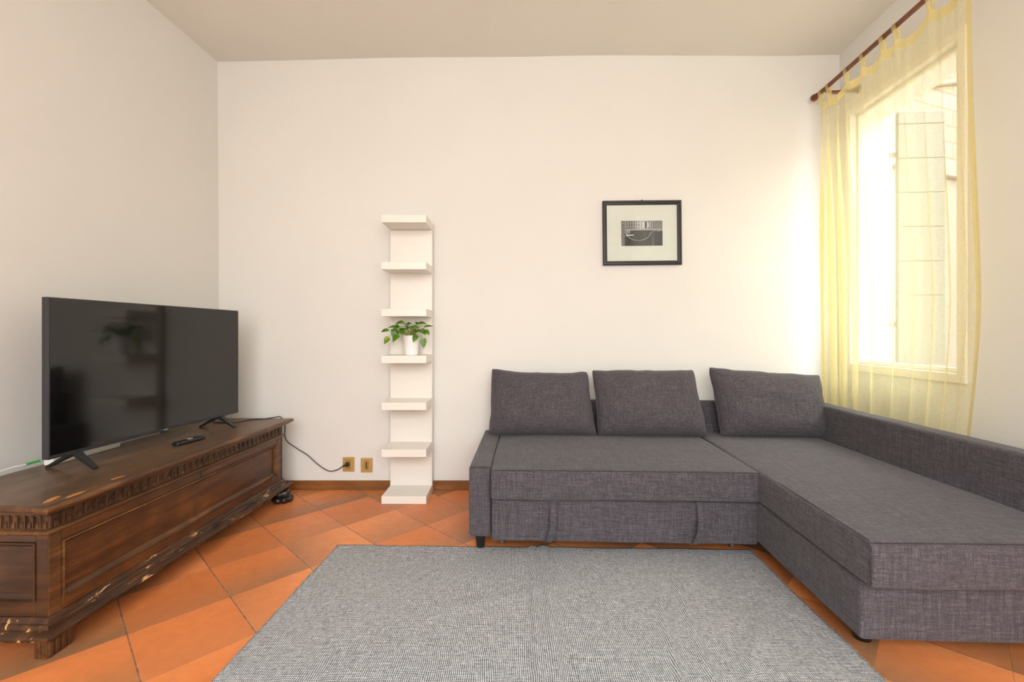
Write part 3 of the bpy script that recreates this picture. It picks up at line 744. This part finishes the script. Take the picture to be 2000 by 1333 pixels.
# ================================================================== SOCKETS
def plate(name, label, xc, zc):
    r = thing(name, label, 'wall plate', (xc, 3.27, zc), 0)
    bm = nb(); add_box(bm, (-0.042, -0.009, -0.052), (0.042, -0.0005, 0.052), 0.003); link('cover_plate', bm, M['brass'], r)
    bm = nb(); add_box(bm, (-0.017, -0.0115, -0.034), (0.017, -0.0092, 0.034), 0.001); link('insert', bm, M['brass_dark'], r)
    return r
s1 = plate('power_socket', 'gold power socket with a black plug in it', -1.172, 0.182)
s2 = plate('phone_socket', 'gold socket plate with narrow slot beside the shelf unit', -1.042, 0.176)
for z in (-0.016, 0.0, 0.016):
    bm = nb(); add_box(bm, (-0.0035, -0.0135, z-0.0075), (0.0035, -0.0117, z+0.0075), 0.001); link('slot', bm, M['black_plastic'], s2)

# ================================================================== CHEST
CH = thing('carved_wooden_chest', 'long antique carved walnut chest against left wall under the television', 'chest', (-1.58, 1.552, 0), -math.atan(0.03))
# local: x<0 goes to the wall, y along the chest.  body: x -0.48..0, y 0..1.49
CD, CLn = -0.48, 1.49
def pX(bm, x0, x1, y0, y1, z0, z1, bv=0.003, mi=0): add_box(bm, (x0, y0, z0), (x1, y1, z1), bv)
bm = nb(); pX(bm, CD, -0.018, 0.018, CLn-0.018, 0.149, 0.515); link('carcass', bm, M['chest'], CH)
# mouldings as swept profile along front and both ends
def moulding(name, prof, mat, parent, y0=0.0, y1=CLn, back=CD, jit=0.0):
    """prof: list of (outward offset, z) from bottom to top; closed towards the body"""
    bm = nb(); rows = []
    ns = 60
    path = [('L', t/6) for t in range(6)]+[('F', t/ns) for t in range(ns+1)]+[('R', t/6) for t in range(1, 7)]
    for kind, t in path:
        row = []
        for (o, z) in prof:
            oo = o
            if jit: oo = o-jit*max(0, mnoise.noise(Vector((t*40+{'L': 9, 'F': 0, 'R': 5}[kind], z*60, 0)))-0.12)
            if kind == 'L': p = (back+(0-back)*t+oo*t if t else back, y0-oo, z); p = (back*(1-t)+oo*t, y0-oo, z)
            elif kind == 'F': p = (oo, (y0-oo)+(y1-y0+2*oo)*t, z)
            else: p = (oo*(1-t)+back*t, y1+oo, z)
            row.append(bm.verts.new(p))
        rows.append(row)
    n = len(prof)
    for A, B in zip(rows, rows[1:]):
        for k in range(n): 
            bm.faces.new((A[k], A[(k+1) % n], B[(k+1) % n], B[k]))
    bm.faces.new(rows[0]); bm.faces.new(rows[-1][::-1])
    return link(name, bm, mat, parent, 'auto')
def arc(cx, cz, r, a0, a1, n=5): return [(cx+r*math.cos(math.radians(a0+(a1-a0)*i/n)), cz+r*math.sin(math.radians(a0+(a1-a0)*i/n))) for i in range(n+1)]
moulding('plinth', [(-0.02, 0.086)]+arc(0.030, 0.092, 0.006, -90, 0, 2)+[(0.050, 0.097)]+arc(0.042, 0.104, 0.010, -50, 60, 4)+[(0.030, 0.118), (0.027, 0.121)]+arc(0.010, 0.121, 0.015, 0, 85, 4)+[(0.008, 0.146), (0.004, 0.152), (-0.02, 0.152)], M['chest_worn'], CH, jit=0.018)
moulding('bead_moulding', [(-0.02, 0.432), (0.002, 0.432)]+arc(0.003, 0.440, 0.008, -80, 80, 6)+[(0.002, 0.449), (-0.02, 0.449)], M['chest_edge'], CH)
# top board with stepped moulding
prof = [(-0.02, 0.503), (0.004, 0.503), (0.006, 0.508), (0.016, 0.510)]+arc(0.016, 0.519, 0.009, -80, 20, 3)+[(0.030, 0.523)]+arc(0.040, 0.534, 0.0115, -70, 80, 6)+[(0.036, 0.546), (-0.05, 0.546)]
lid = moulding('lid_moulding', prof, M['chest_edge'], CH, jit=0.006)
bm = nb(); add_box(bm, (CD-0.01, -0.035, 0.5165), (0.035, CLn+0.035, 0.5462), 0.002)
link('lid', bm, M['chest_top'], CH)
for (x, y, a, l, w) in ((-0.012, 0.02, 0.3, 0.075, 0.012), (0.003, 0.26, -0.05, 0.055, 0.009), (0.022, 0.07, 0.02, 0.07, 0.010)):
    bm = nb(); pts = []
    for k in range(14):
        an = 2*PI*k/14; r = 1+0.3*mnoise.noise(Vector((k*1.7, x*9, y*9))); pts.append(Vector((w*math.cos(an)*r, l/2*math.sin(an)*r)))
    ca, sa = math.cos(a), math.sin(a); pts = [(x+ca*p.x-sa*p.y, y+sa*p.x+ca*p.y) for p in pts]
    add_prism(bm, pts, 0.5455, 0.5467, 'Z'); link('bare_patch', bm, M['chip'], CH, label='patch of bare light wood')
# front frame: stiles, rails, panel
bm = nb(); pX(bm, -0.02, 0, 0.0, 0.045, 0.15, 0.433); link('stile', bm, M['chest_edge'], CH)
bm = nb(); pX(bm, -0.02, 0, CLn-0.06, CLn, 0.15, 0.433); link('stile', bm, M['chest_edge'], CH)
bm = nb(); pX(bm, -0.02, 0, 0.045, CLn-0.06, 0.395, 0.433); link('rail', bm, M['chest'], CH)
bm = nb(); pX(bm, -0.02, 0, 0.045, CLn-0.06, 0.15, 0.195); link('rail', bm, M['chest'], CH)
def panel_frame(name, f, a0, a1, b0, b1, mat, parent, w=0.012):
    """picture frame moulding; f(a,b,out) -> local point"""
    bm = nb(); prof = [(0, -0.016), (0, 0.004), (w*0.35, 0.006), (w*0.6, -0.001), (w, -0.006), (w*1.6, -0.013), (w*1.6, -0.018)]; rings = []
    for (i, o) in prof: rings.append([bm.verts.new(f(a, b, o)) for a, b in ((a0+i, b0+i), (a1-i, b0+i), (a1-i, b1-i), (a0+i, b1-i))])
    for A, B in zip(rings, rings[1:]):
        for k in range(4): bm.faces.new((A[k], A[(k+1) % 4], B[(k+1) % 4], B[k]))
    link(name, bm, mat, parent)
panel_frame('panel_moulding', lambda a, b, o: (o, a, b), 0.045, CLn-0.06, 0.195, 0.395, M['chest_edge'], CH)
bm = nb(); pX(bm, -0.03, -0.0145, 0.05, CLn-0.065, 0.2, 0.39, 0.0); link('front_panel', bm, M['chest'], CH)
bm = nb(); add_box(bm, (-0.002, 0.722, 0.400), (0.0022, 0.738, 0.430), 0.001); link('keyhole', bm, M['black_plastic'], CH)
# end panel facing the camera
bm = nb(); pX(bm, -0.045, -0.0005, -0.0005, 0.02, 0.15, 0.433); link('stile', bm, M['chest_x'], CH)
bm = nb(); pX(bm, CD, CD+0.06, 0.0, 0.02, 0.15, 0.433); link('stile', bm, M['chest_x'], CH)
bm = nb(); pX(bm, CD+0.06, -0.045, 0, 0.02, 0.405, 0.433); link('rail', bm, M['chest_x'], CH)
bm = nb(); pX(bm, CD+0.06, -0.045, 0, 0.02, 0.15, 0.205); link('rail', bm, M['chest_x'], CH)
panel_frame('panel_moulding', lambda a, b, o: (a, -o, b), CD+0.06, -0.045, 0.205, 0.405, M['chest_x'], CH)
bm = nb(); pX(bm, CD+0.065, -0.05, 0.0145, 0.03, 0.21, 0.40, 0.0); link('end_panel', bm, M['chest_x'], CH)
# carved frieze: flutes with little arches, one mesh for each face
def flutes(name, f, a0, a1, n, mat):
    bm = nb(); z0, z1 = 0.450, 0.503; st = (a1-a0)/n; H = z1-z0
    def quadstrip(pts, o0, o1):
        pass
    def bar(a, b, c, d, o):          # raised little block a..b wide, c..d high
        ps = [f(x, z, oo) for oo in (0.0, o) for (x, z) in ((a, c), (b, c), (b, d), (a, d))]
        v = [bm.verts.new(p) for p in ps]
        ins = (b-a)*0.12
        for q, (x, z) in zip(v[4:], ((a+ins, c+0.001), (b-ins, c+0.001), (b-ins, d-0.001), (a+ins, d-0.001))): q.co = Vector(f(x, z, o))
        for idx in ((4, 5, 6, 7), (0, 1, 5, 4), (1, 2, 6, 5), (2, 3, 7, 6), (3, 0, 4, 7)): bm.faces.new([v[i] for i in idx])
    bar(a0, a1, z0-0.001, z0+0.004, 0.006); bar(a0, a1, z1-0.006, z1+0.001, 0.007)
    for k in range(n):
        s = a0+k*st; j = 0.06*st*mnoise.noise(Vector((k*3.3, a0, 0)))
        bar(s+j+st*0.02, s+j+st*0.20, z0+0.003, z1-0.005, 0.007)                 # upright between flutes
        bar(s+j+st*0.38, s+j+st*0.86, z0+0.003, z0+H*0.36, 0.0055)               # small arch block
        bar(s+j+st*0.46, s+j+st*0.78, z0+H*0.34, z0+H*0.48, 0.004)
        bar(s+j+st*0.26, s+j+st*0.32, z0+0.003, z1-0.010, 0.0035); bar(s+j+st*0.90, s+j+st*0.97, z0+0.003, z1-0.010, 0.0035)
        bar(s+j+st*0.26, s+j+st*0.97, z1-0.011, z1-0.005, 0.004)
    v = [bm.verts.new(f(x, z, 0.0)) for x, z in ((a0, z0), (a1, z0), (a1, z1), (a0, z1))]; bm.faces.new(v)
    return link(name, bm, mat, CH)
bm = nb(); pX(bm, CD, -0.006, 0.006, CLn, 0.448, 0.505, 0); link('frieze_board', bm, M['chest_carved'], CH)
flutes('carved_frieze', lambda a, z, o: (-0.005+o, a, z), 0.002, CLn-0.002, 36, M['chest_carved'])
flutes('carved_frieze', lambda a, z, o: (a, 0.005-o, z), CD, -0.002, 17, M['chest_carved'])
flutes('carved_frieze', lambda a, z, o: (a, CLn-0.0005+o*0.6, z), CD, -0.002, 17, M['chest_carved'])
# end wall at the far side
bm = nb(); pX(bm, CD, 0, CLn-0.018, CLn, 0.15, 0.433, 0.002); link('end_board', bm, M['chest_x'], CH)
# feet: fluted block in front, carved paw at the far corner
def block_foot(x, y):
    bm = nb()
    for k in range(4):
        yy = y+k*0.0215; add_box(bm, (x-0.052, yy, 0.0), (x+0.002, yy+0.021, 0.087), 0.007, 3)
    for k in range(2): add_box(bm, (x-0.05+k*0.024, y-0.004, 0.0), (x-0.028+k*0.024, y+0.01, 0.087), 0.005, 3)
    link('foot', bm, M['chest_edge'], CH, 'auto', label='fluted block foot')
block_foot(-0.012, 0.012); 
bm = nb(); pX(bm, CD+0.02, CD+0.08, 0.02, 0.08, 0, 0.087, 0.006); link('foot', bm, M['chest_edge'], CH)
bm = nb(); pX(bm, CD+0.02, CD+0.08, CLn-0.08, CLn-0.02, 0, 0.087, 0.006); link('foot', bm, M['chest_edge'], CH)
bm = nb(); seg = 48
for (prof_, c_, lob, am) in (([(0.02, 0), (0.052, 0.002), (0.064, 0.014), (0.062, 0.032), (0.048, 0.042), (0.02, 0.045)], (0.010, CLn-0.012, 0.0), 7, 0.12),
                             ([(0.02, 0.036), (0.044, 0.040), (0.054, 0.055), (0.050, 0.074), (0.034, 0.0855), (0.01, 0.086)], (0.006, CLn-0.016, 0.0), 5, 0.10)):
    rings = []
    for r, z in prof_:
        rings.append([bm.verts.new((c_[0]+r*(1+am*math.cos(lob*2*PI*k/seg+z*30))*math.cos(2*PI*k/seg), c_[1]+r*0.9*(1+am*math.cos(lob*2*PI*k/seg+z*30))*math.sin(2*PI*k/seg), z)) for k in range(seg)])
    for A, B in zip(rings, rings[1:]):
        for k in range(seg): bm.faces.new((A[k], A[(k+1) % seg], B[(k+1) % seg], B[k]))
    bm.faces.new(rings[0][::-1]); bm.faces.new(rings[-1])
M['dark_foot'] = wood('blackened_wood', srgb(18, 14, 12), srgb(38, 31, 27), srgb(66, 56, 50), 2, 'X', 0.3)
link('foot', bm, M['dark_foot'], CH, True, label='dark carved paw foot')

# ================================================================== TELEVISION
ZC = 0.5462
TVp = Vector((-1.865, 1.83, 0)); TVq = Vector((-1.77, 2.945, 0)); tvd = (TVq-TVp); TL_ = tvd.length
tv = thing('television', 'large black flat television on the carved chest', 'television', (TVp.x, TVp.y, ZC), math.atan2(tvd.y, tvd.x)-PI/2)
# local: y along the screen, +x towards the room, z=0 at chest top
zb, zt = 0.064, 0.722
bm = nb(); add_box(bm, (-0.030, 0, zb), (0.0, TL_, zt), 0.0025); link('housing', bm, M['bezel'], tv)
bm = nb(); add_box(bm, (-0.002, 0.006, zb+0.016), (0.0012, TL_-0.006, zt-0.006), 0.0005); link('screen', bm, M['screen'], tv)
bm = nb(); add_box(bm, (-0.075, 0.15, zb+0.03), (-0.0302, TL_-0.15, zb+0.38), 0.015); link('back_cover', bm, M['black_plastic'], tv)
bm = nb(); add_box(bm, (-0.012, TL_/2-0.02, zb-0.010), (0.002, TL_/2+0.02, zb+0.003), 0.002); link('sensor', bm, M['black_plastic'], tv)
bm = nb(); add_box(bm, (0.0012, TL_/2-0.012, zb+0.004), (0.0022, TL_/2+0.012, zb+0.009), 0.0003); link('badge', bm, M['grey_button'], tv)
for yy in (0.115, TL_-0.155):
    bm = nb()
    add_box(bm, (-0.035, yy-0.016, zb-0.012), (0.012, yy+0.016, zb+0.006), 0.004)
    for s in (-1, 1):
        A = Vector((-0.012+s*0.012, yy, zb-0.004)); B = Vector((-0.014+s*0.112, yy-0.012, 0.004))
        d = (B-A); wv = Vector((0, 1, 0)); nrm = d.cross(wv).normalized()
        n = 8; rows = []
        for k in range(n+1):
            t = k/n; p = A+d*t; w = 0.016-0.005*t; h = 0.009-0.004*t
            rows.append([bm.verts.new(p+wv*a*w+Vector((0, 0, 1))*b_*h) for a, b_ in ((-1, -1), (1, -1), (1, 1), (-1, 1))])
        for v in rows[-1]: v.co.z = max(v.co.z, 0.0005)
        for v in rows[-1][:2]: v.co.z = 0.0003
        for R0, R1 in zip(rows, rows[1:]):
            for k in range(4): bm.faces.new((R0[k], R0[(k+1) % 4], R1[(k+1) % 4], R1[k]))
        bm.faces.new(rows[0][::-1]); bm.faces.new(rows[-1])
    link('stand_foot', bm, M['black_plastic'], tv, 'auto')

# remote
rm = thing('remote_control', 'black remote control lying on the chest in front of television', 'remote', (-1.702, 2.40, ZC), -0.16+0.0)
bm = nb()
def rshape(q, h):
    q = q.copy(); q.x *= 1-0.12*math.cos(q.y/h.y*PI)*0-0.10*abs(q.y/h.y)**4
    if q.z < 0: q.z *= 0.8
    q.z += 0.0
    return q
soft_box(bm, (-0.022, -0.088, 0.0003), (0.022, 0.088, 0.020), 0.008, 0.01, rshape); 
for v in bm.verts: v.co.z -= 0.0019
link('body', bm, M['black_plastic'], rm, True)
for j in range(9):
    for i in (-1, 0, 1):
        if j in (4, 5): continue
        bm = nb(); add_box(bm, (i*0.0125-0.004, -0.07+j*0.0165-0.003, 0.0175), (i*0.0125+0.004, -0.07+j*0.0165+0.003, 0.0198), 0.001)
        link('button', bm, M['dark_metal'], rm)
bm = nb(); add_lathe(bm, [(0.012, 0.0175), (0.0135, 0.019), (0.013, 0.0205), (0.006, 0.0205)], (0, 0.004, 0), 24); link('navigation_ring', bm, M['grey_button'], rm, True)

# power strip, its green connector and cables
ps = thing('power_strip', 'white power strip lying behind the television on the chest', 'power strip', (-2.010, 1.995, ZC), 0.0)
bm = nb(); add_box(bm, (-0.024, -0.02, 0.0002), (0.020, 0.32, 0.032), 0.005, 3); link('housing', bm, M['white_plastic'], ps)
for k in range(4):
    bm = nb(); add_lathe(bm, [(0.014, 0.0315), (0.015, 0.0335), (0.012, 0.0335), (0.011, 0.0322)], (-0.002, 0.03+k*0.075, 0), 20); link('socket', bm, M['grey_nylon'], ps, True)
# white lead with green plug, runs off along the back edge of the chest
bm = nb(); add_box(bm, (-2.052, 1.915, ZC+0.018), (-2.042, 1.973, ZC+0.027), 0.002); cw_ = thing('ethernet_cable', 'thin white cable with green plug at the back of the chest', 'cable', (0, 0, 0))
link('plug', bm, M['green_plastic'], cw_, label='green plug')
bm = nb(); add_tube(bm, smooth_path([(-2.047, 1.975, ZC+0.022), (-2.047, 1.915, ZC+0.0225), (-2.058, 1.87, ZC+0.022), (-2.062, 1.83, ZC+0.018), (-2.062, 1.75, ZC+0.008), (-2.05, 1.65, ZC+0.0035), (-2.04, 1.55, ZC+0.0035)]), 0.003, 8)
link('lead', bm, M['white_plastic'], cw_, True)
# black lead from the television to the wall socket
ct = thing('power_cable', 'black power cable from the television to the gold wall socket', 'cable', (0, 0, 0))
zc = ZC+0.0032
bm = nb(); add_tube(bm, smooth_path([(-1.87, 2.86, ZC+0.10), (-1.90, 2.90, ZC+0.03), (-1.93, 2.945, zc), (-1.86, 2.915, zc), (-1.77, 2.932, zc), (-1.74, 3.02, zc), (-1.657, 3.05, zc), (-1.61, 3.10, zc+0.001),
    (-1.590, 3.128, 0.545), (-1.572, 3.150, 0.49), (-1.590, 3.20, 0.375), (-1.519, 3.23, 0.30), (-1.453, 3.235, 0.255), (-1.384, 3.24, 0.19), (-1.31, 3.24, 0.143), (-1.25, 3.238, 0.148), (-1.20, 3.235, 0.178)], 8), 0.0032, 8)
link('lead', bm, M['black_plastic'], ct, True)
bm = nb(); add_lathe(bm, [(0.006, 0), (0.015, 0.002), (0.017, 0.012), (0.012, 0.026), (0.006, 0.034), (0.002, 0.036)], (-1.177, 3.2585, 0.185), 20, Matrix.Rotation(PI/2, 4, 'X'))
add_tube(bm, smooth_path([(-1.177, 3.232, 0.185), (-1.188, 3.228, 0.183), (-1.203, 3.234, 0.177)], 4), 0.006, 8)
link('plug', bm, M['black_plastic'], ct, True)

# ================================================================== CURTAIN + ROD
def rod_x(y): return 1.874+0.08*y
RZ = 2.781; RR = 0.0135
rod = thing('curtain_rod', 'dark reddish wooden curtain rod above the window', 'curtain rod', (0, 0, 0))
bm = nb(); add_tube(bm, [(rod_x(y), y, RZ) for y in (3.165, 2.8, 2.4, 2.0, 1.75)], RR, 16); link('pole', bm, M['rod'], rod, 'auto')
for yy, s in ((3.165, 1), (1.75, -1)):
    bm = nb(); R = Matrix.Rotation(-PI/2*s, 4, 'X')
    add_lathe(bm, [(0.014, 0), (0.018, 0.003), (0.018, 0.008), (0.013, 0.012), (0.019, 0.02), (0.024, 0.032), (0.023, 0.045), (0.015, 0.056), (0.003, 0.06)], (rod_x(yy), yy, RZ), 24, R)
    link('finial', bm, M['rod'], rod, True)
for yy in (3.07, 1.85):
    xw = 2.354-0.07*(3.27-yy)
    bm = nb(); x = rod_x(yy)
    add_tube(bm, smooth_path([(x-0.006, yy, RZ-0.019), (x+0.02, yy, RZ-0.028), (x+0.08, yy, RZ-0.030), (xw-0.012, yy, RZ-0.012)], 5), lambda t: 0.009+0.004*t, 10)
    add_lathe(bm, [(0.026, 0), (0.026, 0.008), (0.018, 0.014)], (xw, yy, RZ-0.010), 20, Matrix.Rotation(-PI/2, 4, 'Y'))
    link('bracket', bm, M['rod'], rod, 'auto')

cu = thing('sheer_curtain', 'sheer yellow tab top curtain hanging over the window', 'curtain', (0, 0, 0))
tabs = [3.125, 3.045, 2.86, 2.71, 2.55, 2.455, 2.235, 2.035]
def top_z(y):
    yy = [3.14]+tabs+[2.01]
    best = min(abs(y-t) for t in tabs)
    a = max([t for t in tabs if t <= y] or [2.03]); b_ = min([t for t in tabs if t >= y] or [3.13])
    span = b_-a; u = (y-a)/span if span > 1e-6 else 0
    return RZ-0.072-0.20*span*4*u*(1-u)*0.9
NYc, NZc = 300, 90
def edge_y(z):      # right-hand edge
    if z > 1.3: return 2.018+0.035*(2.7-z)/1.4
    return 2.053+0.064*((1.3-z)/0.65)**1.2 if z > 0.65 else 2.117
def cpt(u, w):
    """u 0..1 from far edge to near edge, w 0..1 top to bottom"""
    y0 = 3.128; y_top = y0+(2.018-y0)*u
    zt_ = top_z(y_top); z = zt_+(0.02-zt_)*w
    y1 = edge_y(z); y = y0+(y1-y0)*u
    k = max(0.0, min(1.0, (RZ-z)/2.0)); 
    xt = rod_x(y_top); xb = 2.128+0.02*(y-2.0)
    if z < 0.75: k = 1
    kk = k*k*(3-2*k) if k < 1 else 1
    x = xt+(xb-xt)*kk+(0.004 if w == 0 else 0)
    amp = 0.004+0.016*min(1, w*3.0)
    ph_ = 14.5*u+0.9*math.sin(5.2*u+0.6)+0.25*math.sin(w*3+u*4)
    dens = math.exp(-((u-0.18)/0.16)**2)+0.35
    dens2 = 0.45+0.75*math.exp(-((u-0.2)/0.28)**2)
    dens2 *= min(1, 0.25+(1-u)/0.12)
    x += amp*dens2*math.sin(2*PI*ph_*0.75)+amp*0.35*math.sin(2*PI*ph_*1.6+1+w*2)*dens2
    y += amp*1.35*dens2*math.cos(2*PI*ph_*0.75+0.6)*(0.3+0.7*min(1, w*4))
    # gathers below each tab
    for t in tabs[1:-1]:
        d = y_top-t; x += -0.010*math.exp(-(d/0.018)**2)*math.exp(-w*3.5)
    x += 0.010*mnoise.noise(Vector((u*3, w*3, 4)))*w
    if z < 0.72: x = max(x, 2.104+0.03*(y-2.0))
    return Vector((x, y, z))
bm = nb(); g = [[bm.verts.new(cpt(i/NYc, j/NZc)) for i in range(NYc+1)] for j in range(NZc+1)]
for j in range(NZc):
    for i in range(NYc): bm.faces.new((g[j][i], g[j][i+1], g[j+1][i+1], g[j+1][i]))
link('panel', bm, M['sheer'], cu, True)
def strip(name, fa, n, off=-0.0012):
    bm = nb(); rows = []
    for k in range(n+1):
        rows.append([bm.verts.new(p+Vector((off, 0, 0))) for p in fa(k/n)])
    for A, B in zip(rows, rows[1:]):
        for q in range(len(A)-1): bm.faces.new((A[q], A[q+1], B[q+1], B[q]))
    return link(name, bm, M['sheer_hem'], cu, True)
strip('side_hem', lambda t: [cpt(1-a, t) for a in (0.0, 0.007, 0.014, 0.02)], 90)
strip('side_hem', lambda t: [cpt(a, t) for a in (0.0, 0.006, 0.012)], 90)
strip('top_hem', lambda t: [cpt(t, w) for w in (0.0, 0.007, 0.014, 0.02)], 300)
for t_ in tabs:
    bm = nb(); hw = 0.017; rows = []
    x = rod_x(t_); bot = RZ-0.078; pts = []
    for k in range(6): pts.append((x-0.003-(RR-0.001)*k/6*1.0-0.0, bot+(RZ-bot)*k/6))
    for k in range(13): a = PI-PI*k/12; pts.append((x+(RR+0.0022)*math.cos(a), RZ+(RR+0.0022)*math.sin(a)))
    for k in range(6, -1, -1): pts.append((x+0.003+(RR-0.001)*k/6, bot+(RZ-bot)*k/6))
    tw = random.Random(int(t_*100)).uniform(-0.012, 0.012)
    for (xx, zz_) in pts:
        f = max(0, (RZ-zz_)/0.08); ww = hw*(1-0.15*(1-f))
        rows.append([bm.verts.new((xx+0.002*math.sin(q*9), t_+q*ww+tw*f, zz_)) for q in (-1, -0.5, 0, 0.5, 1)])
    for A, B in zip(rows, rows[1:]):
        for q in range(4): bm.faces.new((A[q], A[q+1], B[q+1], B[q]))
    link('tab_loop', bm, M['sheer_hem'], cu, True)
